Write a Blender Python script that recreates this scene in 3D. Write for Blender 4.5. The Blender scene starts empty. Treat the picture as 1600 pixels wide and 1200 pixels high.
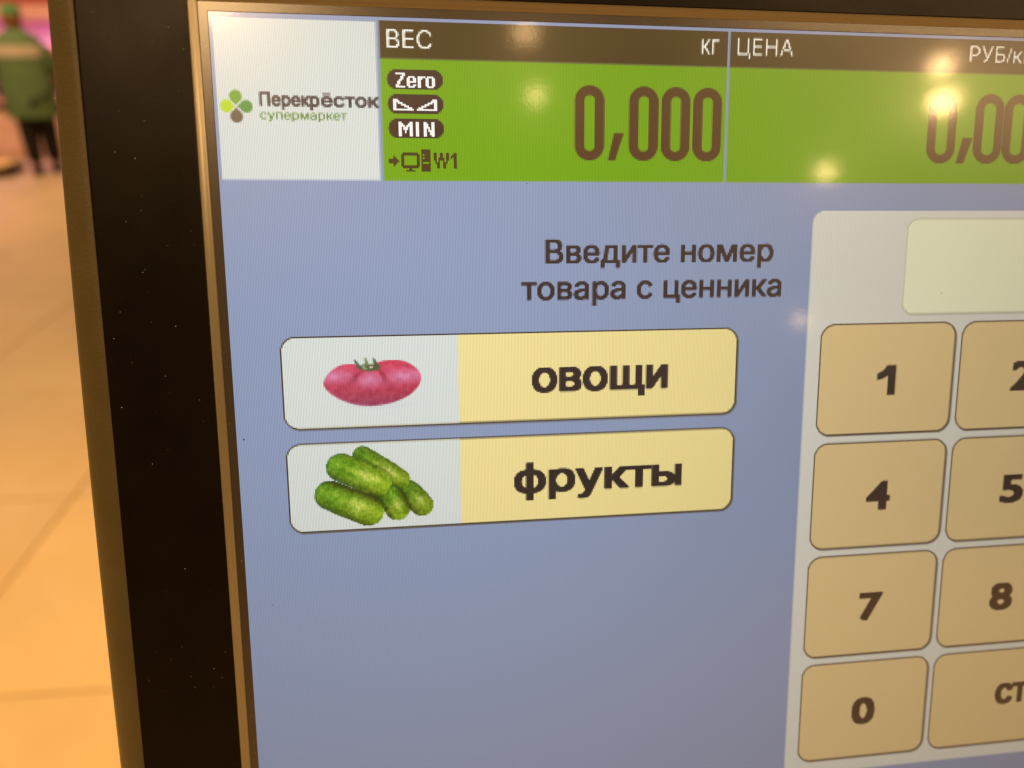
import bpy, bmesh, math, random
import numpy as np
from mathutils import Matrix, Vector, Euler

random.seed(7)
rng = np.random.default_rng(7)
SC = bpy.context.scene
COL = SC.collection
RAD = math.radians

# ------------------------------------------------------------------ camera
cam_d = bpy.data.cameras.new('camera')
cam = bpy.data.objects.new('camera', cam_d)
COL.objects.link(cam)
cam.location = (0.0, 0.0, 1.45)
cam.rotation_euler = (RAD(90 - 24.5), 0, 0)
cam_d.sensor_fit = 'HORIZONTAL'
cam_d.sensor_width = 34.6
cam_d.lens = 26.0                       # phone main camera, 26 mm equivalent
cam_d.clip_start = 0.01
cam_d.clip_end = 200
cam_d.dof.use_dof = True
cam_d.dof.focus_distance = 0.157
cam_d.dof.aperture_fstop = 9.5
SC.camera = cam

# ------------------------------------------------------------------ world and lamps (indoors, warm shop light)
world = bpy.data.worlds.new('World')
SC.world = world
world.use_nodes = True
world.node_tree.nodes['Background'].inputs[0].default_value = (1.0, 0.68, 0.36, 1)
world.node_tree.nodes['Background'].inputs[1].default_value = 0.10

def area(name, loc, size, power, color, rot=(0, 0, 0), size_y=None):
    d = bpy.data.lights.new(name, 'AREA')
    d.energy = power; d.color = color; d.size = size
    if size_y:
        d.shape = 'RECTANGLE'; d.size_y = size_y
    o = bpy.data.objects.new(name, d)
    COL.objects.link(o)
    o.location = loc; o.rotation_euler = rot
    return o

def bulb(name, loc, radius, power, color):
    d = bpy.data.lights.new(name, 'POINT')
    d.energy = power; d.color = color; d.shadow_soft_size = radius
    o = bpy.data.objects.new(name, d)
    COL.objects.link(o)
    o.location = loc
    return o

WARM = (1.0, 0.60, 0.26)
area('ceiling_light', (-.9, .3, 4.0), 2.0, 300, (1.0, 0.62, 0.22))
area('ceiling_light', (-5.2, 7.0, 4.0), 2.4, 215, (1.0, 0.64, 0.34))
area('ceiling_light', (6.9, -3.5, 4.0), 1.8, 400, WARM)
area('ceiling_light', (3.4, -3.0, 4.5), 1.0, 120, WARM)  # added lamp outside the mirrored view; lights floor behind for warm haze on screen
# downlights behind the viewer that mirror in the screen
for loc, r, p in (((1.41, -4.0, 4.0), .065, 10), ((1.72, -4.80, 4.0), .065, 9),
                  ((4.49, -3.91, 3.95), .065, 26), ((4.99, -4.40, 3.95), .10, 50),
                  ((5.12, -5.99, 4.0), .065, 24), ((10.76, -14.25, 4.0), .14, 26),
                  ((-.5, -3.5, 4.0), .35, 260)):
    bulb('ceiling_downlight', loc, r, p, WARM)

SC.view_settings.view_transform = 'Standard'
SC.view_settings.look = 'None'
SC.view_settings.exposure = 0.0
SC.view_settings.gamma = 1.0
SC.view_settings.use_curve_mapping = False
SC.cycles.use_denoising = True
SC.cycles.max_bounces = 6

# ------------------------------------------------------------------ helpers
def s2l(c):
    """8-bit sRGB triple -> linear"""
    c = np.asarray(c, float) / 255.0
    return np.where(c <= .04045, c / 12.92, ((c + .055) / 1.055) ** 2.4)

def tag(o, label=None, cat=None, group=None, kind=None):
    if label: o['label'] = label
    if cat: o['category'] = cat
    if group: o['group'] = group
    if kind: o['kind'] = kind
    return o

def link(name, me, mat=None, parent=None, smooth=False):
    if me.users == 0:
        bm = bmesh.new(); bm.from_mesh(me)
        lo = [v for v in bm.verts if not v.link_edges]
        if lo:
            bmesh.ops.delete(bm, geom=lo, context='VERTS'); bm.to_mesh(me)
        bm.free()
    o = bpy.data.objects.new(name, me)
    COL.objects.link(o)
    if mat is not None and not me.materials:
        me.materials.append(mat)
    if parent is not None:
        o.parent = parent
    if smooth:
        for p in me.polygons: p.use_smooth = True
    return o

def empty(name, loc=(0, 0, 0), rz=0):
    o = bpy.data.objects.new(name, None)
    COL.objects.link(o)
    o.location = loc; o.rotation_euler = (0, 0, rz)
    return o

def bm_box(bm, x0, x1, y0, y1, z0, z1):
    m = Matrix.Translation(((x0 + x1) / 2, (y0 + y1) / 2, (z0 + z1) / 2)) @ \
        Matrix.Diagonal((x1 - x0, y1 - y0, z1 - z0, 1))
    return bmesh.ops.create_cube(bm, size=1, matrix=m)['verts']

def bm_mesh(name, bm, bevel=0.0, seg=2):
    if bevel:
        bmesh.ops.bevel(bm, geom=list(bm.edges), offset=bevel, segments=seg, profile=.7, affect='EDGES')
    me = bpy.data.meshes.new(name)
    bm.to_mesh(me); bm.free()
    return me

def box_part(name, dims, mat, parent, bevel=0.004):
    bm = bmesh.new()
    bm_box(bm, *dims)
    return link(name, bm_mesh(name, bm, bevel), mat, parent)

def nmat(name, color, rough=.5, spec=.5, noise=0.0, scale=8.0, bump=0.0, bscale=300.0, metal=0.0,
         rnoise=0.0, rscale=20.0):
    m = bpy.data.materials.new(name)
    m.use_nodes = True
    nt = m.node_tree; N = nt.nodes; L = nt.links
    b = N['Principled BSDF']
    b.inputs['Roughness'].default_value = rough
    b.inputs['Specular IOR Level'].default_value = spec
    b.inputs['Metallic'].default_value = metal
    b.inputs['Base Color'].default_value = (*color, 1)
    tc = N.new('ShaderNodeTexCoord')
    if noise:
        n = N.new('ShaderNodeTexNoise'); n.inputs['Scale'].default_value = scale
        n.inputs['Detail'].default_value = 6
        L.new(tc.outputs['Object'], n.inputs['Vector'])
        r = N.new('ShaderNodeValToRGB')
        r.color_ramp.elements[0].position = .3; r.color_ramp.elements[1].position = .7
        r.color_ramp.elements[0].color = (*[c * (1 - noise) for c in color], 1)
        r.color_ramp.elements[1].color = (*[min(1, c * (1 + noise)) for c in color], 1)
        L.new(n.outputs['Fac'], r.inputs['Fac']); L.new(r.outputs['Color'], b.inputs['Base Color'])
    if rnoise:
        n = N.new('ShaderNodeTexNoise'); n.inputs['Scale'].default_value = rscale
        n.inputs['Detail'].default_value = 5
        L.new(tc.outputs['Object'], n.inputs['Vector'])
        mr = N.new('ShaderNodeMapRange')
        mr.inputs['From Min'].default_value = .3; mr.inputs['From Max'].default_value = .7
        mr.inputs['To Min'].default_value = max(.02, rough - rnoise); mr.inputs['To Max'].default_value = rough + rnoise
        L.new(n.outputs['Fac'], mr.inputs['Value']); L.new(mr.outputs['Result'], b.inputs['Roughness'])
    if bump:
        n = N.new('ShaderNodeTexNoise'); n.inputs['Scale'].default_value = bscale
        n.inputs['Detail'].default_value = 3
        L.new(tc.outputs['Object'], n.inputs['Vector'])
        bp = N.new('ShaderNodeBump'); bp.inputs['Strength'].default_value = bump
        bp.inputs['Distance'].default_value = .0005
        L.new(n.outputs['Fac'], bp.inputs['Height']); L.new(bp.outputs['Normal'], b.inputs['Normal'])
    return m

# ------------------------------------------------------------------ floor
TILE = 0.9
floor_bm = bmesh.new()
bm_box(floor_bm, -30, 30, -30, 40, -.10, -.008)
floor = link('floor', bm_mesh('floor', floor_bm), nmat('grout', (.455, .325, .175), .8, .3, .04, 1.5))
tag(floor, kind='structure')
tile_mats = [nmat('floor_tile_a', (.52, .37, .20), .52, .4, .07, 2.2, rnoise=.08, rscale=5),
             nmat('floor_tile_b', (.50, .355, .195), .52, .4, .08, 1.7, rnoise=.08, rscale=4),
             nmat('floor_tile_c', (.54, .38, .205), .54, .4, .06, 2.6, rnoise=.08, rscale=6)]
tile_meshes = []
for k in range(3):
    bm = bmesh.new()
    g = .0035
    bm_box(bm, -TILE / 2 + g, TILE / 2 - g, -TILE / 2 + g, TILE / 2 - g, -.0085, 0)
    top = [e for e in bm.edges if all(v.co.z > -.001 for v in e.verts)]
    bmesh.ops.bevel(bm, geom=top, offset=.002, segments=1, affect='EDGES')
    me = bm_mesh('tile', bm); me.materials.append(tile_mats[k]); tile_meshes.append(me)
GA = RAD(5.5)
for i in range(-8, 7):
    for j in range(-1, 11):
        lx, ly = (i + .5) * TILE, (j + .5) * TILE
        x = -1.25 + lx * math.cos(GA) - ly * math.sin(GA) + .0
        y = 1.36 - TILE * 2 + lx * math.sin(GA) + ly * math.cos(GA)
        t = link('tile', tile_meshes[random.randrange(3)], None, floor)
        t.location = (x, y, random.uniform(-.0003, .0003)); t.rotation_euler = (0, 0, GA)

# ------------------------------------------------------------------ the scale head: frame of reference
# local axes of the head: x right along the display, y up along it, z out of the glass; origin = top left display pixel
PT = 0.3075e-3                          # display pixel pitch (12.1 inch, 800 x 600)
_R = np.array([[0.99053249, 0.00868563, -0.13700346], [-0.03043302, 0.98705735, -0.15745353], [0.13386269, 0.16013227, 0.97797671]])
_th = RAD(24.5)
_W = np.array([[1, 0, 0], [0, -math.sin(_th), math.cos(_th)], [0, -math.cos(_th), -math.sin(_th)]])  # columns: right, down, forward
_ex = Vector(_W @ _R[:, 0]).normalized()
_ez = -Vector(_W @ _R[:, 2]).normalized()
_ey = _ez.cross(_ex).normalized()
_org = Vector((-0.05700916, 0.16015435, 1.45377848))
HM = Matrix(((_ex.x, _ey.x, _ez.x, _org.x), (_ex.y, _ey.y, _ez.y, _org.y), (_ex.z, _ey.z, _ez.z, _org.z), (0, 0, 0, 1)))
head = bpy.data.objects.new('self_service_scale', None)
COL.objects.link(head)
head.matrix_world = HM
tag(head, 'self-service weighing scale with black-bezelled touch display lit with keypad and product buttons', 'scale')

# ------------------------------------------------------------------ display picture, painted pixel by pixel
WPX, HPX = 800, 600
ids = np.zeros((HPX, WPX), int)
rgb = np.zeros((HPX, WPX, 3))
elements = []                           # (name, parent index or None, label)

def element(name, parent=None, label=None):
    elements.append((name, parent, label))
    return len(elements) - 1

def paint(el, cov, color, y0=0, x0=0):
    """blend a coverage patch; the pixel goes to the element that covers more than half of it"""
    h, w = cov.shape
    ya, xa = max(0, y0), max(0, x0); yb, xb = min(HPX, y0 + h), min(WPX, x0 + w)
    c = cov[ya - y0:yb - y0, xa - x0:xb - x0]
    color = np.asarray(color, float)
    if color.ndim == 3: color = color[ya - y0:yb - y0, xa - x0:xb - x0]
    reg = rgb[ya:yb, xa:xb]
    reg[:] = reg * (1 - c[..., None]) + color * c[..., None]
    if el is not None:
        ids[ya:yb, xa:xb][c > .5] = el

YY, XX = np.mgrid[0:HPX, 0:WPX] + .5

def rrect(x0, y0, x1, y1, r, hard=1.0):
    cx, cy = (x0 + x1) / 2, (y0 + y1) / 2
    qx = np.abs(XX - cx) - (x1 - x0) / 2 + r
    qy = np.abs(YY - cy) - (y1 - y0) / 2 + r
    d = np.hypot(np.maximum(qx, 0), np.maximum(qy, 0)) + np.minimum(np.maximum(qx, qy), 0) - r
    return np.clip(.5 - d * hard, 0, 1)

def circle(cx, cy, r):
    return np.clip(.5 - (np.hypot(XX - cx, YY - cy) - r), 0, 1)

def polygon(pts, ss=4):
    pts = np.array(pts, float)
    x0, y0 = np.floor(pts.min(0)).astype(int) - 1
    x1, y1 = np.ceil(pts.max(0)).astype(int) + 1
    gy, gx = np.mgrid[0:(y1 - y0) * ss, 0:(x1 - x0) * ss]
    gx = x0 + (gx + .5) / ss; gy = y0 + (gy + .5) / ss
    inside = np.zeros(gx.shape, bool)
    n = len(pts)
    for i in range(n):
        (xa, ya), (xb, yb) = pts[i], pts[(i + 1) % n]
        if ya == yb: continue
        c = ((ya > gy) != (yb > gy)) & (gx < (xb - xa) * (gy - ya) / (yb - ya) + xa)
        inside ^= c
    cov = inside.reshape(y1 - y0, ss, x1 - x0, ss).mean((1, 3))
    return cov, y0, x0

_tc = bpy.data.curves.new('lettering_source', 'FONT')
_to = bpy.data.objects.new('lettering_source', _tc)
COL.objects.link(_to)
_tc.fill_mode = 'NONE'
def glyphs(s):
    """outline points and outline edges of a piece of lettering"""
    _tc.body = s
    dg = bpy.context.evaluated_depsgraph_get(); dg.update()
    me = bpy.data.meshes.new_from_object(_to.evaluated_get(dg))
    v = np.array([p.co[:2] for p in me.vertices]); t = np.array([e.vertices[:] for e in me.edges])
    bpy.data.meshes.remove(me)
    return v, t
_xh = glyphs('x')[0][:, 1].max(); _ch = glyphs('H')[0][:, 1].max()

def text(el, s, x0, x1, base, size, color, cap=False, bold=(0, 0), crisp=1.6, mono=False):
    """lettering fitted between x0 and x1, standing on base; size = height of a capital or small letter in pixels"""
    v, t = glyphs(s)
    ss = 8
    bx, by = bold
    sy = (size - 2 * by) / (_ch if cap else _xh)
    mn, mx = v[:, 0].min(), v[:, 0].max()
    X = (x0 + bx) + (v[:, 0] - mn) / (mx - mn) * (x1 - x0 - 2 * bx)
    Y = (base - by) - v[:, 1] * sy
    ox, oy = int(math.floor(X.min())) - 4, int(math.floor(Y.min())) - 4
    w, h = int(math.ceil(X.max())) + 4 - ox, int(math.ceil(Y.max())) + 4 - oy
    G = np.zeros((h * ss, w * ss), bool)
    X = (X - ox) * ss; Y = (Y - oy) * ss
    gx = np.arange(w * ss) + .5
    for j in range(h * ss):
        yj = j + .5
        ya, yb = Y[t[:, 0]], Y[t[:, 1]]
        m = (ya > yj) != (yb > yj)
        if not m.any(): continue
        xa, xb = X[t[m, 0]], X[t[m, 1]]
        xc = xa + (xb - xa) * (yj - ya[m]) / (yb[m] - ya[m])
        G[j] = ((gx[None, :] > xc[:, None]).sum(0) % 2) == 1
    nx, ny = int(round(bx * ss)), int(round(by * ss))
    D = G.copy()
    for k in range(1, nx + 1):
        D[:, k:] |= G[:, :-k]; D[:, :-k] |= G[:, k:]
    G = D.copy()
    for k in range(1, ny + 1):
        D[k:] |= G[:-k]; D[:-k] |= G[k:]
    cov = D.reshape(h, ss, w, ss).mean((1, 3))
    cov = np.clip((cov - .5) * crisp + .5, 0, 1)
    paint(el, cov, color, oy, ox)

def bitmap(el, rows, x, y, color):
    w = max(len(r) for r in rows)
    cov = np.array([[1.0 if (i < len(r) and r[i] == '#') else 0.0 for i in range(w)] for r in rows])
    paint(el, cov, color, y, x)

LAV = (137, 152, 184); WHITE = (210, 216, 211); BROWN = (52, 41, 8); GREEN = (108, 160, 0)
DIGIT = (76, 48, 26); BADGE = (46, 28, 32); YELLOW = (236, 218, 148); PANEL = (216, 214, 203)
INPUT = (234, 234, 200); EDGE = (58, 46, 38); INK = (42, 33, 38); KEY = (222, 194, 140)

BG = element('screen_background', None, 'lavender blue backdrop of the lit display')
paint(BG, np.ones((HPX, WPX)), LAV)

# logo panel
lp = element('logo_panel', None, 'white store logo panel in the corner of the display')
paint(lp, rrect(2, 3, 100.4, 99.6, 0), WHITE)
for (cx, cy), c in (((13.1, 49.2), (104, 158, 52)), ((7.3, 55.1), (178, 212, 32)),
                    ((19.3, 55.2), (70, 142, 62)), ((13.1, 61.3), (96, 84, 74))):
    e = element('emblem_petal', lp)
    cov = circle(cx, cy, 3.75)
    paint(e, cov, c)
    tx, ty = 13.1 + (cx - 13.1) * .1, 55.2 + (cy - 55.2) * .1
    nx, ny = -(cy - 55.2), cx - 13.1
    l = math.hypot(nx, ny); nx, ny = nx / l, ny / l
    mx_, my_ = cx + (tx - cx) * .3, cy + (ty - cy) * .3
    cv, py, px = polygon([(tx, ty), (mx_ + nx * 3, my_ + ny * 3), (mx_ - nx * 3, my_ - ny * 3)])
    paint(e, cv, c, py, px)
e = element('lettering', lp, 'dark grey store name')
text(e, 'Перекр', 27.4, 64.0, 54.7, 7.9, (52, 50, 60), cap=True, bold=(.42, .22), crisp=1.4)
text(e, 'есток', 64.9, 101.2, 54.7, 7.9, (52, 50, 60), cap=True, bold=(.42, .22), crisp=1.4)
paint(e, rrect(66.3, 46.4, 70.6, 47.5, 0), (88, 82, 84))
ids[44:58, 101:103][:] = BG; rgb[44:58, 101:103] = LAV
e = element('lettering', lp, 'small green subtitle')
text(e, 'супермаркет', 27.3, 80.8, 62.6, 5.1, (84, 132, 58), cap=True, bold=(.1, 0), crisp=1.3)

# read-out fields
def field(x0, x1, name, label):
    f = element(name, None, label)
    paint(f, rrect(x0, 24.5, x1, 99.7, 0), GREEN)
    h = element('header_bar', f, 'dark brown bar above the green field')
    paint(h, rrect(x0, 2, x1, 24.5, 0), BROWN)
    return f

wf = field(102.7, 333, 'weight_field', 'green weight read-out with dark brown header')
e = element('lettering', wf, 'white weight heading'); text(e, 'ВЕС', 107.2, 135.6, 18.2, 10.4, (240, 240, 232), cap=True, crisp=1.8)
e = element('lettering', wf, 'white unit heading'); text(e, 'кг', 314.6, 326.9, 16.7, 7.8, (240, 240, 232), crisp=1.6)

def zero(par, x0, x1, y0=38.2, y1=86.0, st=6.2):
    e = element('digit', par)
    w = x1 - x0
    o = rrect(x0, y0, x1, y1, w / 2 - .3, 1.3)
    i = rrect(x0 + st * 1.06, y0 + st, x1 - st * 1.06, y1 - st, (w - 2 * st * 1.06) / 2 - .5, 1.3)
    paint(e, o * (1 - i), DIGIT)
def comma(par, x0, x1, y0=68.3, y1=86.0):
    e = element('comma', par)
    cv, py, px = polygon([(x0 + 4.1, y0), (x1, y0), (x1 - 5.8, y1), (x0, y1)])
    paint(e, cv, DIGIT, py, px)
zero(wf, 228.6, 248.6); comma(wf, 251.3, 262.0)
for k in range(3): zero(wf, 265.6 + k * 22.25, 285.8 + k * 22.25)

def badge(par, y0):
    e = element('status_badge', par)
    paint(e, rrect(106.6, y0, 142.1, y0 + 12.2, 6.1, 1.6), BADGE)
    return e
WT = (244, 242, 238)
b = badge(wf, 31)
bitmap(b, ['######', '....##', '...##.', '...##.', '..##..', '.##...', '.##...', '##....', '######'], 112, 33, WT)
bitmap(b, ['.####.', '##..##', '##..##', '######', '##....', '##..##', '.####.'], 119, 35, WT)
bitmap(b, ['#####', '###..', '##...', '##...', '##...', '##...', '##...'], 126, 35, WT)
bitmap(b, ['.####.', '##..##', '##..##', '##..##', '##..##', '##..##', '.####.'], 131, 35, WT)
b = badge(wf, 46)
tri = ['###..........', '####.........', '##.###.......', '##...###.....', '##.....###...', '##.......###.', '#############']
bitmap(b, tri, 110, 49, WT); bitmap(b, [r[::-1] for r in tri], 125, 49, WT)
b = badge(wf, 61)
bitmap(b, ['##.....##', '###...###', '####.####', '##.###.##', '##.###.##', '##..#..##', '##..#..##', '##.....##', '##.....##'], 113, 63, WT)
bitmap(b, ['##'] * 9, 124, 63, WT)
bitmap(b, ['##...##', '###..##', '###..##', '####.##', '##.#.##', '##.####', '##..###', '##..###', '##...##'], 129, 63, WT)
IC = (62, 46, 12)
e = element('arrow_icon', wf)
bitmap(e, ['...#...', '...##..', '######.', '#######', '######.', '...##..', '...#...'], 106, 84, IC)
e = element('computer_icon', wf)
bitmap(e, ['.##########.', '############'] + ['##........##'] * 6 + ['############', '.##########.', '.....##.....', '...######...'], 114, 82, IC)
bitmap(e, ['######', '######', '######', '#.####', '######', '#.####', '######', '######', '#....#', '######', '######', '######', '######', '######'], 127, 80, IC)
e = element('lettering', wf, 'dark olive connection mark')
bitmap(e, ['##..##..##', '##..##..##', '##..##..##', '##.####.##', '##.####.##', '.#.#..#.#.', '.###..###.', '..##..##..', '..##..##..', '..##..##..'], 135, 82, IC)
bitmap(e, ['..##', '.###', '####', '#.##', '..##', '..##', '..##', '..##', '..##', '..##'], 146, 82, IC)

pf = field(334.8, 565, 'price_field', 'green price read-out with dark brown header')
e = element('lettering', pf, 'white price heading'); text(e, 'ЦЕНА', 339.8, 379.8, 16.6, 10.3, (240, 240, 232), cap=True, crisp=1.8)
e = element('lettering', pf, 'white currency heading'); text(e, 'РУБ/кг', 511.2, 558.6, 16.7, 9.8, (240, 240, 232), cap=True, crisp=1.8)
zero(pf, 483.0, 506.6 - 1.5); comma(pf, 506.6, 518.4); zero(pf, 519.2, 541.6); zero(pf, 541.9 , 564.0)
tf = field(566.8, 797.5, 'total_field', 'green total read-out with dark brown header')

# prompt
e = element('prompt_lettering', None, 'two-line dark prompt on the lavender backdrop')
text(e, 'Введите номер', 208.6, 371.8, 154.0, 15.3, INK, cap=True, bold=(.5, .3), crisp=1.7)
text(e, 'товара с ценника', 191.8, 379.0, 178.6, 15.3, INK, cap=True, bold=(.5, .3), crisp=1.7)

# buttons
def button(name, x0, y0, x1, y1, fill, label=None, r=10, shade=True):
    b = element(name, None, label)
    if shade:
        paint(None, rrect(x0 + .9, y0 + .9, x1 + .9, y1 + .9, r, 1.3) * .75, (92, 84, 74))
    paint(b, rrect(x0, y0, x1, y1, r, 1.5), EDGE)
    paint(b, rrect(x0 + 1, y0 + 1, x1 - 1, y1 - 1, r - 1, 1.5), fill)
    return b

def value_noise(h, w, cell, seed):
    r = np.random.default_rng(seed)
    g = r.random((int(h / cell) + 3, int(w / cell) + 3))
    yy, xx = np.mgrid[0:h, 0:w] / cell
    i, j = yy.astype(int), xx.astype(int); fy, fx = yy - i, xx - j
    fy = fy * fy * (3 - 2 * fy); fx = fx * fx * (3 - 2 * fx)
    return (g[i, j] * (1 - fy) * (1 - fx) + g[i + 1, j] * fy * (1 - fx) + g[i, j + 1] * (1 - fy) * fx + g[i + 1, j + 1] * fy * fx)

vb = button('category_button', 31.1, 200, 348, 262.6, YELLOW, 'cream button with a tomato picture')
paint(vb, rrect(32.1, 201, 347, 261.6, 9, 1.5) * np.clip(148.9 - XX, 0, 1), WHITE)
e = element('lettering', vb); text(e, 'овощи', 199.0, 296.6, 242.4, 14.6, INK, bold=(1.15, .65), crisp=1.9)
# tomato picture
tp = element('tomato_picture', vb, 'flat pinkish red tomato with a green calyx')
cv, py, px = polygon([(57.9, 232.3), (58.6, 229.2), (60.3, 226.4), (62.6, 224), (65.2, 222.0), (68, 220.4), (71.0, 219.4), (75, 219), (78.5, 219.0), (82.2, 221.0), (87.3, 221.8),
                      (92.6, 221.2), (94.7, 218.0), (98, 217.4), (101.9, 217.0), (107, 217), (111.5, 217.8), (115.4, 219.5), (118.6, 221.8), (121.2, 224.4), (122.7, 227.3), (122.7, 231), (121.6, 234.2),
                      (119, 237.7), (115.6, 240.8), (110, 243.8), (103.3, 246.2), (96, 247.6), (88.8, 248.2), (81, 247.5), (74.6, 245.7), (68, 242.8), (63.0, 239.3), (59.6, 236)])
h, w = cv.shape
ty, tx = np.mgrid[0:h, 0:w]; ty = (ty + py - 232.5) / 15.5; tx = (tx + px - 90.3) / 32.5
ang = np.arctan2(ty + 1.1, tx * 1.3)
lob = .5 + .5 * np.cos(ang * 7.0 + .9)
v = np.clip((ty + .95) / 1.9, 0, 1)
hi = np.exp(-((ty + .22 + .25 * tx * tx) / .34) ** 2) * (.45 + .55 * lob)
c = np.stack([200 + 14 * hi - 62 * v ** 2.2, 60 + 66 * hi - 10 * v, 88 + 76 * hi - 12 * v], -1)
edge = np.clip(np.hypot(tx, ty) - .86, 0, .2)[..., None] / .2
low = (np.clip(ty - .2 + .25 * np.clip(-tx, 0, 1), 0, .5) / .5)[..., None] * np.clip(edge + .12, 0, 1)
c = c * (1 - low * .7) + np.array((206, 150, 190)) * low * .7
c += (value_noise(h, w, 2.3, 3)[..., None] - .5) * 22
seam = np.exp(-(lob / .12) ** 2) * np.exp(-((ty + .35) / .3) ** 2) * .8
c -= seam[..., None] * np.array((45, 32, 36))
paint(tp, cv, np.clip(c, 0, 255), py, px)
sh = np.clip(1 - np.abs((XX - 96) / 34), 0, 1) * np.exp(-((YY - 248.3) / 1.6) ** 2) * (ids == vb)
paint(None, sh * .22, (190, 186, 214))
for k, (pts, c) in enumerate((([(80, 221.6), (84, 219.6), (91, 219.4), (96.4, 220.8), (95, 223.6), (88, 224.4), (82.6, 223)], (84, 88, 62)),
                 ([(78.3, 216.4), (79.6, 216.3), (83.6, 221.3), (80.6, 221.3)], (78, 92, 76)),
                 ([(85.6, 215.0), (86.8, 215.2), (88.6, 220.6), (85.8, 220.6)], (106, 128, 84)),
                 ([(90.9, 215.0), (92.2, 215.8), (95.6, 221.4), (92, 221.2)], (74, 84, 60)),
                 ([(83, 220.4), (85, 219.9), (87.4, 222.9), (85, 223.2)], (136, 150, 112)),
                 ([(88.8, 221.0), (90.8, 220.6), (90.6, 222.1), (88.6, 222.3)], (214, 200, 196)))):
    cv, py, px = polygon(pts); paint(tp, cv, c, py, px)

fb = button('category_button', 31.1, 272.4, 348, 335.2, YELLOW, 'cream button with a picture of green cucumbers')
paint(fb, rrect(32.1, 273.4, 347, 334.2, 9, 1.5) * np.clip(148.9 - XX, 0, 1), WHITE)
e = element('lettering', fb); text(e, 'фрукты', 185.9, 309.2, 314.4, 14.0, (32, 30, 34), bold=(1.2, .6), crisp=1.9)
_cv, _py, _px = polygon([(62, 295), (70, 292), (98, 306), (100, 316), (90, 316), (72, 303)])
paint(fb, _cv, (38, 62, 16), _py, _px)
for k, ((ax, ay), (bx, by), r, br, rb) in enumerate((
        ((112.4, 308.9), (121.2, 319.3), 7.9, 0.9, 7.9),
        ((82.0, 282.7), (105.9, 300.0), 7.2, 0.94, 7.5),
        ((100.8, 312.9), (104.1, 320.8), 8.6, 0.98, 8.5),
        ((58.8, 309.2), (84.4, 321.9), 10.4, 1.04, 10.4),
        ((67.1, 289.9), (90.9, 301.4), 10.0, 1.05, 9.9))):
    e = element('cucumber_picture', fb)
    dx, dy = bx - ax, by - ay
    L2 = dx * dx + dy * dy; L_ = math.sqrt(L2)
    y0, y1 = int(min(ay, by) - 13), int(max(ay, by) + 14); x0, x1 = int(min(ax, bx) - 13), int(max(ax, bx) + 14)
    gy, gx = np.mgrid[y0:y1, x0:x1] + .5
    t = ((gx - ax) * dx + (gy - ay) * dy) / L2
    tt = np.clip(t, 0, 1)
    rr = r + (rb - r) * tt + .3 * np.sin(np.pi * tt)
    d = np.hypot(gx - ax - tt * dx, gy - ay - tt * dy)
    s = ((gx - ax) * (-dy) + (gy - ay) * dx) / L_ / rr          # -1 upper side .. 1 lower side
    wob = (value_noise(*gx.shape, 1.6, 40 + k) - .5) * .9
    cov = np.clip(.5 - (d - rr - wob * .6) * 1.5, 0, 1)
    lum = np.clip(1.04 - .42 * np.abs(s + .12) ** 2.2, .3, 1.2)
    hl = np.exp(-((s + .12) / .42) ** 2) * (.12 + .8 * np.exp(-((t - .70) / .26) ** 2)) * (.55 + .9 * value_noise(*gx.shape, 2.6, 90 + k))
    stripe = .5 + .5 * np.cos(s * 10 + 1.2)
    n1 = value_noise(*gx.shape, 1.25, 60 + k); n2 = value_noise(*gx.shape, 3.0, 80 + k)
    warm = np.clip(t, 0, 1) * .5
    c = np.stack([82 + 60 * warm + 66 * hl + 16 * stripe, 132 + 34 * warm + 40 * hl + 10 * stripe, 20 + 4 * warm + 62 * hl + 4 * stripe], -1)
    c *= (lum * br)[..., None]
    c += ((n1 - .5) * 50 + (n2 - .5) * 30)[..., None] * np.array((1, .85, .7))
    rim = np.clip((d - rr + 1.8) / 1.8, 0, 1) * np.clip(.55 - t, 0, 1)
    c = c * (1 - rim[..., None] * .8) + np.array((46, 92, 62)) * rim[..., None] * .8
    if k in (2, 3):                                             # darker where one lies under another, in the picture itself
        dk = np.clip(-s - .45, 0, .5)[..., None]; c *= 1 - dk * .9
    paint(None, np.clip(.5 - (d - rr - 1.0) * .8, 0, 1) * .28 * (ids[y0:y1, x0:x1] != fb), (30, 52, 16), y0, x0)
    paint(e, cov, np.clip(c, 0, 255), y0, x0)

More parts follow.
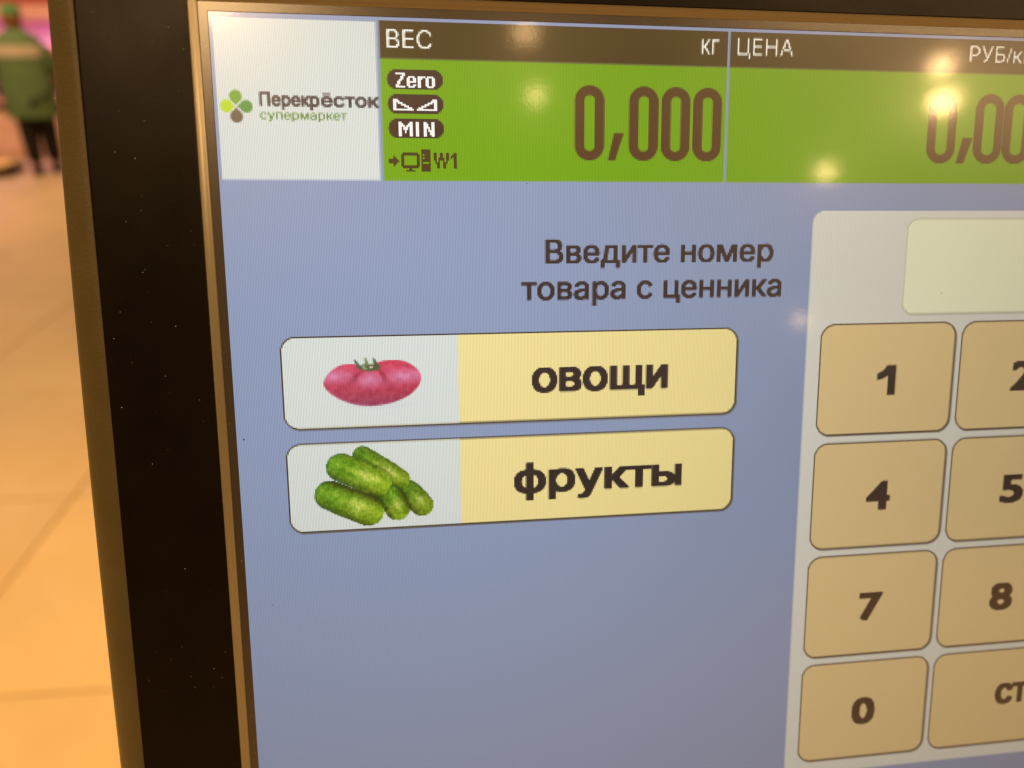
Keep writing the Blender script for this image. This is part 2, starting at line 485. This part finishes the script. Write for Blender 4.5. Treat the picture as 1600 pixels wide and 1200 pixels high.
# keypad
kp = element('keypad_panel', None, 'pale grey rounded keypad panel')
paint(kp, rrect(400.4, 118.9, 753.6, 558.5, 9, 1.5), PANEL)
ib = element('number_input_box', None, 'empty cream number entry box')
paint(None, rrect(473.4, 125.2, 744.2, 194.2, 9, 1.2) * .5, (150, 146, 130))
paint(ib, rrect(472.8, 124.5, 743.4, 193.3, 8.5, 1.5), (190, 186, 160))
paint(ib, rrect(473.6, 125.3, 742.6, 192.5, 8, 1.5), INPUT)
ROW = (199.2, 287.7, 376.3, 464.7)
CX = (410.9, 523.2, 635.5)
def key(cx, row, s, wide=None, label=None):
    x0 = CX[cx]; x1 = wide or x0 + 107.7
    y0 = ROW[row]; y1 = y0 + 83.0
    k = button('keypad_key', x0, y0, x1, y1, KEY, label, 11)
    e = element('lettering', k)
    m = (x0 + x1) / 2
    if len(s) == 1:
        hw = 7.6 if s == '1' else 9.8
        yb = (252.8, 341.5, 430.6, 519.2)[row]
        if s == '1':
            cv, py, px = polygon([(m + .2, yb - 22.4), (m + 7.6, yb - 22.4), (m + 7.6, yb), (m + 1.2, yb), (m + 1.2, yb - 14.6), (m - 2.8, yb - 12.4), (m - 7.2, yb - 11.4), (m - 7.2, yb - 16.4), (m - 2.6, yb - 18.6)])
            paint(e, cv, INK, py, px)
        else:
            text(e, s, m - hw, m + hw, yb, 22.6, INK, cap=True, bold=(1.5, .9), crisp=1.9)
    else:
        text(e, s, m - 53, m + 53, 513.2, 15.2, INK, bold=(1.35, .8), crisp=1.9)
for i, s in enumerate('123456789'):
    key(i % 3, i // 3, s)
key(0, 3, '0'); key(1, 3, 'стереть', 743.4, 'wide cream key with a word on it')
COL.objects.unlink(_to); bpy.data.objects.remove(_to); bpy.data.curves.remove(_tc)

# ------------------------------------------------------------------ display material
def display_material():
    m = bpy.data.materials.new('lit_display')
    m.use_nodes = True
    nt = m.node_tree; N = nt.nodes; L = nt.links
    out = N['Material Output']
    at = N.new('ShaderNodeAttribute'); at.attribute_name = 'pixel'
    tc = N.new('ShaderNodeTexCoord')
    # colour stripes of the display pixels: red, green and blue columns side by side
    sx = N.new('ShaderNodeSeparateXYZ'); L.new(tc.outputs['Object'], sx.inputs[0])
    comb = N.new('ShaderNodeCombineColor')
    for k, ph in enumerate((.43, .50, .57)):
        a = N.new('ShaderNodeMath'); a.operation = 'MULTIPLY_ADD'
        L.new(sx.outputs['X'], a.inputs[0]); a.inputs[1].default_value = 2 * math.pi / PT; a.inputs[2].default_value = -2 * math.pi * ph
        c = N.new('ShaderNodeMath'); c.operation = 'COSINE'; L.new(a.outputs[0], c.inputs[0])
        d = N.new('ShaderNodeMath'); d.operation = 'MULTIPLY_ADD'; L.new(c.outputs[0], d.inputs[0])
        d.inputs[1].default_value = .22; d.inputs[2].default_value = 1.0
        L.new(d.outputs[0], comb.inputs[k])
    mul = N.new('ShaderNodeMix'); mul.data_type = 'RGBA'; mul.blend_type = 'MULTIPLY'; mul.inputs['Factor'].default_value = 1
    L.new(at.outputs['Color'], mul.inputs['A']); L.new(comb.outputs['Color'], mul.inputs['B'])
    # the polariser soaks up light the more the flatter it passes: an absorbing coat, its loss made good by the backlight
    T = (.040, .033, .023)
    gain = N.new('ShaderNodeMix'); gain.data_type = 'RGBA'; gain.blend_type = 'MULTIPLY'; gain.inputs['Factor'].default_value = 1
    L.new(mul.outputs['Result'], gain.inputs['A']); gain.inputs['B'].default_value = (1, T[0] / T[1], T[0] / T[2], 1)
    # finger smears on the touch film change its gloss a little
    n = N.new('ShaderNodeTexNoise'); n.inputs['Scale'].default_value = 26; n.inputs['Detail'].default_value = 7; n.inputs['Distortion'].default_value = .8
    L.new(tc.outputs['Object'], n.inputs['Vector'])
    def spread(lo, hi, socket):
        mr = N.new('ShaderNodeMapRange'); mr.inputs['From Min'].default_value = .3; mr.inputs['From Max'].default_value = .7
        mr.inputs['To Min'].default_value = lo; mr.inputs['To Max'].default_value = hi
        L.new(n.outputs['Fac'], mr.inputs['Value']); L.new(mr.outputs['Result'], socket)
    gn = N.new('ShaderNodeTexNoise'); gn.inputs['Scale'].default_value = 1500; gn.inputs['Detail'].default_value = 2
    L.new(tc.outputs['Object'], gn.inputs['Vector'])
    bp = N.new('ShaderNodeBump'); bp.inputs['Strength'].default_value = .35; bp.inputs['Distance'].default_value = .00001
    L.new(gn.outputs['Fac'], bp.inputs['Height'])
    b = N.new('ShaderNodeBsdfPrincipled')
    L.new(bp.outputs['Normal'], b.inputs['Coat Normal'])
    b.inputs['Base Color'].default_value = (.012, .012, .012, 1)
    b.inputs['Specular IOR Level'].default_value = 0
    b.inputs['Coat Weight'].default_value = 1
    b.inputs['Coat IOR'].default_value = 1.3
    b.inputs['Coat Tint'].default_value = (*T, 1)
    L.new(gain.outputs['Result'], b.inputs['Emission Color'])
    b.inputs['Emission Strength'].default_value = 1.13 / T[0]
    spread(.035, .075, b.inputs['Coat Roughness'])
    g = N.new('ShaderNodeBsdfGlossy')              # anti-glare film: a wide soft sheen
    g.inputs['Color'].default_value = (1, 1, 1, 1)
    spread(.36, .44, g.inputs['Roughness'])
    g2 = N.new('ShaderNodeBsdfGlossy')             # and a tighter bloom round each mirrored lamp
    g2.inputs['Color'].default_value = (1, 1, 1, 1)
    spread(.15, .22, g2.inputs['Roughness'])
    m2 = N.new('ShaderNodeMixShader'); m2.inputs[0].default_value = .35
    L.new(g.outputs[0], m2.inputs[1]); L.new(g2.outputs[0], m2.inputs[2])
    mx = N.new('ShaderNodeMixShader'); mx.inputs[0].default_value = .07
    L.new(b.outputs[0], mx.inputs[1]); L.new(m2.outputs[0], mx.inputs[2])
    L.new(mx.outputs[0], out.inputs['Surface'])
    N.remove(N['Principled BSDF'])
    return m
M_LCD = display_material()

rgb8 = np.clip(np.round(rgb), 0, 255).astype(int)
code = (rgb8[..., 0] << 16) | (rgb8[..., 1] << 8) | rgb8[..., 2]
code = code + (ids.astype(np.int64) << 24)
done = np.zeros((HPX, WPX), bool)
rects = [[] for _ in elements]
run_end = np.zeros((HPX, WPX), int)                 # last column of the equal run starting at each pixel
run_end[:, -1] = WPX
for x in range(WPX - 2, -1, -1):
    run_end[:, x] = np.where(code[:, x] == code[:, x + 1], run_end[:, x + 1], x + 1)
for y in range(HPX):
    x = 0
    while x < WPX:
        if done[y, x]:
            x += 1; continue
        x2 = run_end[y, x]
        nd = np.flatnonzero(done[y, x:x2])
        if len(nd): x2 = x + nd[0]
        y2 = y + 1
        cc = code[y, x]
        while y2 < HPX and run_end[y2, x] >= x2 and code[y2, x] == cc and not done[y2, x:x2].any():
            y2 += 1
        done[y:y2, x:x2] = True
        rects[ids[y, x]].append((x, y, x2, y2, *rgb8[y, x]))
        x = x2

made = []
for k, (name, par, label) in enumerate(elements):
    R_ = rects[k]
    if not R_:
        made.append(None); continue
    V = []; F = []; C = []
    for i, (xa, ya, xb, yb, r, g, b) in enumerate(R_):
        V += [(xa * PT, -yb * PT, 0), (xb * PT, -yb * PT, 0), (xb * PT, -ya * PT, 0), (xa * PT, -ya * PT, 0)]
        F.append((4 * i, 4 * i + 1, 4 * i + 2, 4 * i + 3))
        C += [(*s2l((r, g, b)), 1.0)] * 4
    me = bpy.data.meshes.new(name)
    me.from_pydata(V, [], F)
    ca = me.color_attributes.new('pixel', 'FLOAT_COLOR', 'CORNER')
    ca.data.foreach_set('color', np.array(C, np.float32).ravel())
    o = link(name, me, M_LCD, head if par is None else made[par])
    if label: o['label'] = label
    made.append(o)

# ------------------------------------------------------------------ housing
def outline(l, t, r, b, rad, bow=0.0, n=14, m=26):
    """closed rounded outline in display pixels, sides bowed outwards in the middle; same point count every time"""
    pts = []
    def side(p, q, nx, ny):
        for i in range(m):
            s = i / m
            k = bow * (1 - (2 * s - 1) ** 2)
            pts.append((p[0] + (q[0] - p[0]) * s + nx * k, p[1] + (q[1] - p[1]) * s + ny * k))
    def corner(cx, cy, a0):
        for i in range(n):
            a = a0 + math.pi / 2 * i / n
            pts.append((cx + rad * math.cos(a), cy + rad * math.sin(a)))
    side((l, b - rad), (l, t + rad), -1, 0); corner(l + rad, t + rad, math.pi)
    side((l + rad, t), (r - rad, t), 0, -1); corner(r - rad, t + rad, 1.5 * math.pi)
    side((r, t + rad), (r, b - rad), 1, 0); corner(r - rad, b - rad, 0)
    side((r - rad, b), (l + rad, b), 0, 1); corner(l + rad, b - rad, .5 * math.pi)
    return pts

def ring(name, layers, mat, label=None, close_last=False, smooth=True):
    """layers: (outline points in pixels, height in mm)"""
    V = []; F = []
    n = len(layers[0][0])
    for pts, z in layers:
        V += [(x * PT, -y * PT, z * 1e-3) for x, y in pts]
    for k in range(len(layers) - 1):
        for i in range(n):
            j = (i + 1) % n
            F.append((k * n + i, k * n + j, (k + 1) * n + j, (k + 1) * n + i))
    if close_last:
        F.append(tuple(range((len(layers) - 1) * n, len(layers) * n)))
    me = bpy.data.meshes.new(name)
    me.from_pydata(V, [], F)
    bm = bmesh.new(); bm.from_mesh(me); bmesh.ops.recalc_face_normals(bm, faces=bm.faces)
    # all these rings face outwards and up (+z): make sure
    up = sum(f.normal.z * f.calc_area() for f in bm.faces)
    if up < 0 and not close_last: bmesh.ops.reverse_faces(bm, faces=bm.faces)
    bm.to_mesh(me); bm.free()
    o = link(name, me, mat, head, smooth)
    if label: o['label'] = label
    return o

M_black = nmat('black_bezel_plastic', (.004, .0022, .001), .34, .11, .15, 90, bump=.03, bscale=2600, rnoise=.07, rscale=40)
M_trim = nmat('satin_bronze_trim', (.19, .16, .10), .24, 1.0, metal=.28)
M_gasket = nmat('dark_glass_margin', (.030, .023, .017), .25, .9)
M_rim = nmat('olive_grey_rim', (.05, .037, .014), .50, .35, .10, 60, bump=.15, bscale=1800, rnoise=.08, rscale=30)
M_back = nmat('dark_grey_shell', (.05, .046, .04), .55, .4, .1, 40)

def screen_rect(d, rad):                # outline at distance d (pixels) outside the display
    return outline(-d, -d, WPX + d, HPX + d, rad)
ring('screen_margin', [(screen_rect(.0, .01), -.02), (screen_rect(.4, .3), .02), (screen_rect(5.6, .8), .02)], M_gasket, 'narrow dark margin around the lit display', smooth=False)
ring('inner_trim', [(screen_rect(5.6, .8), -.10), (screen_rect(5.7, .9), .10), (screen_rect(6.5, 1.1), .20), (screen_rect(7.4, 1.2), .38), (screen_rect(8.0, 1.4), .43), (screen_rect(8.6, 1.6), .56),
                    (screen_rect(10.0, 2.0), .78), (screen_rect(11.0, 2.2), .88)], M_trim, 'bronze satin step between bezel and display')
def grow(g, bow, rad): return outline(-75.3 - g, -88 - g, 875.3 + g, 690 + g, rad, bow)
ring('bezel', [(screen_rect(11.0, 2.2), .6), (screen_rect(11.1, 2.3), .92), (screen_rect(11.6, 2.6), 1.0), (grow(-1.2, .6, 25), 1.0), (grow(0, .6, 26), .96)], M_black, 'satin black display bezel', smooth=False)
ring('side_rim', [(grow(0, .6, 26), .86), (grow(.5, .7, 26), .95), (grow(4.5, 1.2, 27), .75), (grow(10, 2.2, 29), -.1), (grow(15, 3.2, 31), -1.5), (grow(18.6, 4.0, 33), -3.4),
                  (grow(20.6, 4.4, 34), -6.0), (grow(21, 4.5, 35), -9.5)], M_rim, 'olive grey rounded outer rim')
ring('back_shell', [(grow(21, 4.5, 35), -9.55), (grow(20, 4.5, 35), -20), (grow(4, 4, 40), -38), (grow(-60, 3, 60), -52)], M_back, None, close_last=True)

# stand: upright from the back of the head down to a floor plate (all behind the head from the front)
HI = HM.inverted()
ctr = HM @ Vector((WPX / 2 * PT, -HPX * .62 * PT, -.048))
def world_part(name, bm, mat, bevel=0.0):
    bm.transform(HI)
    return link(name, bm_mesh(name, bm, bevel), mat, head, True)
bm = bmesh.new()
bmesh.ops.create_cone(bm, cap_ends=True, segments=32, radius1=.028, radius2=.028, depth=ctr.z - .02 + .03,
                      matrix=Matrix.Translation((ctr.x, ctr.y + .01, (ctr.z + .05) / 2)))
world_part('stand_pole', bm, M_back)
bm = bmesh.new()
bmesh.ops.create_cone(bm, cap_ends=True, segments=48, radius1=.22, radius2=.20, depth=.03,
                      matrix=Matrix.Translation((ctr.x, ctr.y + .01, .0155)))
world_part('stand_foot', bm, M_back)

# dust and crumbs caught on the bezel, trim and glass
V = []; F = []
def speck(x, y, z, r):
    b0 = len(V); k = random.randint(4, 6); a0 = random.random() * 6
    V.append((x * PT, -y * PT, z * 1e-3 + r * .5 * PT))
    for i in range(k):
        a = a0 + 2 * math.pi * i / k; q = r * random.uniform(.6, 1.2)
        V.append(((x + math.cos(a) * q) * PT, (-y + math.sin(a) * q) * PT, z * 1e-3 + 3e-6))
    for i in range(k): F.append((b0, b0 + 1 + i, b0 + 1 + (i + 1) % k))
for _ in range(70):
    speck(random.uniform(-70, -13), random.uniform(-60, 600), 1.005, random.choice((.12, .16, .2, .26, .34)))
for _ in range(30):
    speck(random.uniform(0, 800), random.uniform(-80, -13), 1.005, random.choice((.12, .18, .25)))
for _ in range(20):
    speck(random.uniform(-5, -.8), random.uniform(0, 600), .03, random.choice((.12, .2, .28)))
me = bpy.data.meshes.new('dust'); me.from_pydata(V, [], F)
o = link('dust', me, nmat('dust', (.30, .25, .20), .9, .2), head); o['kind'] = 'stuff'
V = []; F = []
speck(4.5, 267.8, .01, .75); speck(205, 161, .01, .35); speck(504, 178, .01, .5)
for _ in range(26): speck(random.uniform(5, 780), random.uniform(5, 590), .01, random.choice((.2, .25, .4)))
me = bpy.data.meshes.new('crumbs'); me.from_pydata(V, [], F)
o = link('crumbs', me, nmat('crumb', (.03, .025, .02), .9, .2), head); o['kind'] = 'stuff'

# ------------------------------------------------------------------ the shop behind: refrigerated case, trays, trolley, person
M_salmon = nmat('salmon_enamel', (.80, .42, .40), .4, .4, .05, 3)
M_red = nmat('red_enamel', (.42, .07, .05), .4, .4, .08, 4)
M_casein = nmat('case_interior', (.66, .42, .52), .5, .4, .05, 3)
M_base = nmat('case_base_panel', (.80, .50, .40), .45, .4, .06, 4)
M_dark = nmat('dark_plastic', (.02, .017, .015), .5, .4, .1, 8)
case = empty('refrigerated_case', (-6.3, 10.1, 0), RAD(8))
tag(case, 'pink-lit refrigerated meat case with salmon fascia behind the person', 'display case')
CW = 1.5
box_part('kick_plate', (-CW, CW, .02, .9, 0, .09), M_base, case)
box_part('base_panel', (-CW, CW, 0, .92, .09, .56), M_base, case, .012)
box_part('back_panel', (-CW, CW, .84, .92, .56, 2.1), M_casein, case)
for s in (-1, 1):
    box_part('side_panel', (s * CW - .02, s * CW + .02, 0, .92, .562, 2.1), M_salmon, case)
box_part('fascia', (-CW - .02, CW + .02, -.02, .92, 1.60, 1.76), M_salmon, case, .01)
box_part('canopy', (-CW - .02, CW + .02, .03, .92, 1.762, 2.12), M_red, case, .01)
for z, dep in ((.70, .0), (.98, .16), (1.28, .26)):
    sh = box_part('shelf', (-CW + .02, CW - .02, dep + .02, .838, z - .03, z), M_casein, case)
    box_part('price_rail', (-CW + .02, CW - .02, dep - .004, dep + .018, z - .045, z + .02), M_red if z > .9 else M_salmon, sh, .003)
M_tray = [nmat('tray_meat_pink', (.75, .34, .42), .4, .5, .2, 25), nmat('tray_meat_red', (.45, .09, .10), .4, .5, .3, 22),
          nmat('tray_pale', (.80, .55, .62), .4, .5, .15, 30), nmat('tray_meat_deep', (.62, .20, .28), .4, .5, .2, 24)]
M_foam = nmat('foam_tray', (.78, .70, .70), .5, .4)
tray_me = []
bm = bmesh.new(); bm_box(bm, -.12, .12, -.09, .09, 0, .035); foam_me = bm_mesh('foam', bm, .008); foam_me.materials.append(M_foam)
for k in range(4):
    bm = bmesh.new(); vs = bm_box(bm, -.108, .108, -.078, .078, .0352, .075)
    me = bm_mesh('meat', bm, .016, 3); me.materials.append(M_tray[k]); tray_me.append(me)
crot = Matrix.Rotation(RAD(8), 4, 'Z')
names = {.70: 'lowest', .98: 'middle', 1.28: 'top'}
for z, dep in ((.70, .0), (.98, .16), (1.28, .26)):
    for i in range(4):
        x = .15 + i * .285 + random.uniform(-.01, .01)
        p = Vector((-6.3, 10.1, 0)) + (crot @ Vector((x, dep + .14, z + .0005)))
        t = empty('meat_tray', p, RAD(8) + random.uniform(-.05, .05))
        k = (0, 2, 1, 3)[i]
        tag(t, 'foam tray of %s meat on the %s shelf of the pink-lit case' % (('pink', 'pale pink', 'dark red', 'deep pink')[i], names[z]), 'meat tray', 'meat trays on the %s case shelf' % names[z])
        link('foam', foam_me, None, t); link('meat', tray_me[k], None, t)
# pinkish meat-case tubes under the fascia
lp_ = Vector((-6.3, 10.1, 0)) + (crot @ Vector((0, .16, 1.585)))
area('case_tube', lp_, 2.6, 30, (1.0, .50, .76), (0, 0, RAD(8)), .08)

# low platform trolley
M_deck = nmat('yellow_deck', (.80, .55, .14), .4, .4, .08, 6)
tr = empty('platform_trolley', (-6.20, 8.80, 0), RAD(4))
tag(tr, 'low platform trolley with yellow deck and black chassis beside the person', 'trolley')
box_part('deck', (-.62, .62, -.17, .17, .105, .145), M_deck, tr, .012)
box_part('chassis', (-.66, .66, -.19, .19, .03, .1045), M_dark, tr, .01)
for sx in (-1, 1):
    for sy in (-1, 1):
        bm = bmesh.new()
        bmesh.ops.create_cone(bm, cap_ends=True, segments=20, radius1=.045, radius2=.045, depth=.035,
                              matrix=Matrix.Translation((sx * .5, sy * .12, .0455)) @ Matrix.Rotation(RAD(90), 4, 'X'))
        link('wheel', bm_mesh('wheel', bm, .006), M_dark, tr, True)
bm = bmesh.new()
for y in (-.14, .14):
    bmesh.ops.create_cone(bm, cap_ends=True, segments=12, radius1=.014, radius2=.014, depth=.81, matrix=Matrix.Translation((-.58, y, .545)))
bmesh.ops.create_cone(bm, cap_ends=True, segments=12, radius1=.014, radius2=.014, depth=.3, matrix=Matrix.Translation((-.58, 0, .95)) @ Matrix.Rotation(RAD(90), 4, 'X'))
link('push_handle', bm_mesh('push_handle', bm), M_dark, tr, True)

# person: local frame, faces +y (away from the viewer)
def skin(name, verts, edges, radii, root, mat, parent=None, sub=2):
    me = bpy.data.meshes.new(name + '_skeleton')
    me.from_pydata(verts, edges, [])
    o = bpy.data.objects.new(name + '_skeleton', me); COL.objects.link(o)
    md = o.modifiers.new('skin', 'SKIN'); md.use_smooth_shade = True
    for i, r in enumerate(radii):
        sv = me.skin_vertices[0].data[i]
        sv.radius = r if isinstance(r, tuple) else (r, r)
        sv.use_root = (i == root)
    sd = o.modifiers.new('subdivision', 'SUBSURF'); sd.levels = sub; sd.render_levels = sub
    dg = bpy.context.evaluated_depsgraph_get(); dg.update()
    m2 = bpy.data.meshes.new_from_object(o.evaluated_get(dg)); m2.name = name
    bpy.data.objects.remove(o)
    m2.materials.clear(); m2.materials.append(mat)
    r = link(name, m2, None, parent, True)
    return r

M_skin = nmat('skin', (.55, .27, .17), .5, .4, .08, 12)
M_green = nmat('green_work_jacket', (.09, .15, .062), .75, .3, .18, 14, bump=.3, bscale=120)
M_cap = nmat('green_cap', (.06, .20, .07), .7, .3, .12, 20)
M_black_cloth = nmat('black_trousers', (.012, .008, .007), .8, .2, .2, 16)
M_band = nmat('tan_back_band', (.44, .37, .27), .6, .3, .1, 12)
M_hair = nmat('brown_hair', (.20, .075, .02), .6, .3, .2, 60)

pv = []; pe = []; pr = []
def joint(co, r, prev=None):
    pv.append(co); pr.append(r)
    if prev is not None: pe.append((prev, len(pv) - 1))
    return len(pv) - 1
pelvis = joint((0, 0, .92), (.155, .11))
waist = joint((0, .0, 1.08), (.14, .10), pelvis)
chest = joint((0, .01, 1.28), (.17, .11), waist)
neckb = joint((0, .0, 1.44), (.075, .065), chest)
neck = joint((0, .015, 1.50), .055, neckb)
jaw = joint((0, .035, 1.56), (.062, .075), neck)
skull = joint((0, .03, 1.635), (.078, .095), jaw)
crown = joint((0, .02, 1.70), (.055, .065), skull)
nose = joint((0, .125, 1.60), .014, jaw)
hands = []
for s in (-1, 1):
    sh_ = joint((s * .17, 0, 1.40), .062, neckb)
    el_ = joint((s * .275, -.02, 1.13), .045, sh_)
    wr_ = joint((s * .29, .19, 1.02), .030, el_)
    pm_ = joint((s * .285, .265, 1.005), (.038, .018), wr_)
    for f, (dx, ln) in enumerate(((-.03, .065), (-.011, .078), (.010, .072), (.029, .056))):
        a = joint((s * (.285 + dx), .30, 1.002), .0105, pm_)
        b2 = joint((s * (.285 + dx * 1.15), .30 + ln * .55, .990), .0095, a)
        joint((s * (.285 + dx * 1.2), .30 + ln * .85, .962), .008, b2)
    a = joint((s * .245, .245, 1.0), .0115, pm_)
    joint((s * .228, .285, .985), .009, a)
    hip = joint((s * .085, 0, .86), .095, pelvis)
    kn = joint((s * .09, .03 * s, .48), .062, hip)
    an = joint((s * .088, -.02 + .06 * s, .10), .040, kn)
    ft = joint((s * .09, .03 + .06 * s, .045), (.045, .035), an)
    joint((s * .10, .14 + .06 * s, .032), (.040, .026), ft)
person = skin('person', pv, pe, pr, pelvis, M_skin)
tag(person, 'person in green work jacket, green cap and black trousers seen from behind', 'person')
person.location = (-5.26, 8.95, 0.0); person.rotation_euler = (0, 0, RAD(24))

# jacket: torso loft plus sleeves in one mesh
def loft(rings, seg=28):
    V = []; F = []
    for (cx, cy, z, rx, ry) in rings:
        for i in range(seg):
            a = 2 * math.pi * i / seg
            ca, sa = math.cos(a), math.sin(a)
            q = 2.5
            V.append((cx + rx * math.copysign(abs(ca) ** (2 / q), ca), cy + ry * math.copysign(abs(sa) ** (2 / q), sa), z))
    n = len(rings)
    for k in range(n - 1):
        for i in range(seg):
            j = (i + 1) % seg
            F.append((k * seg + i, k * seg + j, (k + 1) * seg + j, (k + 1) * seg + i))
    return V, F
V, F = loft([(0, 0, .61, .255, .165), (0, 0, .66, .262, .17), (0, 0, .85, .262, .175), (0, 0, 1.0, .252, .17), (0, 0, 1.12, .25, .165),
             (0, .0, 1.27, .25, .165), (0, 0, 1.36, .24, .155), (0, 0, 1.42, .20, .125), (0, 0, 1.465, .12, .095), (0, 0, 1.50, .085, .08)])
me = bpy.data.meshes.new('jacket'); me.from_pydata(V, [], F)
jk = link('jacket', me, M_green, person, True)
for s in (-1, 1):
    skin('sleeve', [(s * .17, 0, 1.375), (s * .25, -.01, 1.25), (s * .285, -.02, 1.12), (s * .29, .09, 1.07), (s * .292, .165, 1.03)],
         [(0, 1), (1, 2), (2, 3), (3, 4)], [.085, .080, .068, .06, .055], 0, M_green, jk)
V, F = loft([(0, 0, 1.225, .2555, .1705), (0, 0, 1.28, .2555, .1705), (0, 0, 1.335, .2515, .1645)])
me = bpy.data.meshes.new('back_band'); me.from_pydata(V, [], [f for f in F if all(V[i][1] < -.1 for i in f)])
link('back_band', me, M_band, jk, True)
skin('trousers', [(0, 0, .93), (-.09, 0, .82), (-.092, -.02, .47), (-.09, -.07, .10), (.09, 0, .82), (.092, .04, .47), (.09, .05, .10)],
     [(0, 1), (1, 2), (2, 3), (0, 4), (4, 5), (5, 6)], [(.19, .14), .135, .105, .085, .135, .105, .085], 0, M_black_cloth, person)
for s in (-1, 1):
    yy = .06 * s
    V, F = loft([(s * .095, .05 + yy, .001, .052, .14), (s * .095, .05 + yy, .03, .055, .145), (s * .093, .03 + yy, .07, .052, .11), (s * .090, -.02 + yy, .12, .05, .06)], 20)
    F.append(tuple(range(19, -1, -1)))
    me = bpy.data.meshes.new('shoe'); me.from_pydata(V, [], F)
    link('shoe', me, M_dark, person, True)
V, F = loft([(0, .02, 1.625, .096, .115), (0, .02, 1.66, .098, .118), (0, .018, 1.70, .088, .106), (0, .015, 1.73, .06, .075), (0, .015, 1.742, .01, .012)])
b0 = len(V)
me = bpy.data.meshes.new('cap'); me.from_pydata(V, [], F)
cp = link('cap', me, M_cap, person, True)
bm = bmesh.new(); bm_box(bm, -.075, .075, .12, .215, 1.618, 1.630)
link('peak', bm_mesh('peak', bm, .005), M_cap, cp)
V, F = loft([(0, .005, 1.50, .062, .06), (0, .0, 1.54, .085, .09), (0, .0, 1.58, .094, .105), (0, .008, 1.624, .094, .112)])
me = bpy.data.meshes.new('hair'); me.from_pydata([v for v in V], [], [f for f in F if sum(V[i][1] for i in f) / 4 < .045])
link('hair', me, M_hair, person, True)
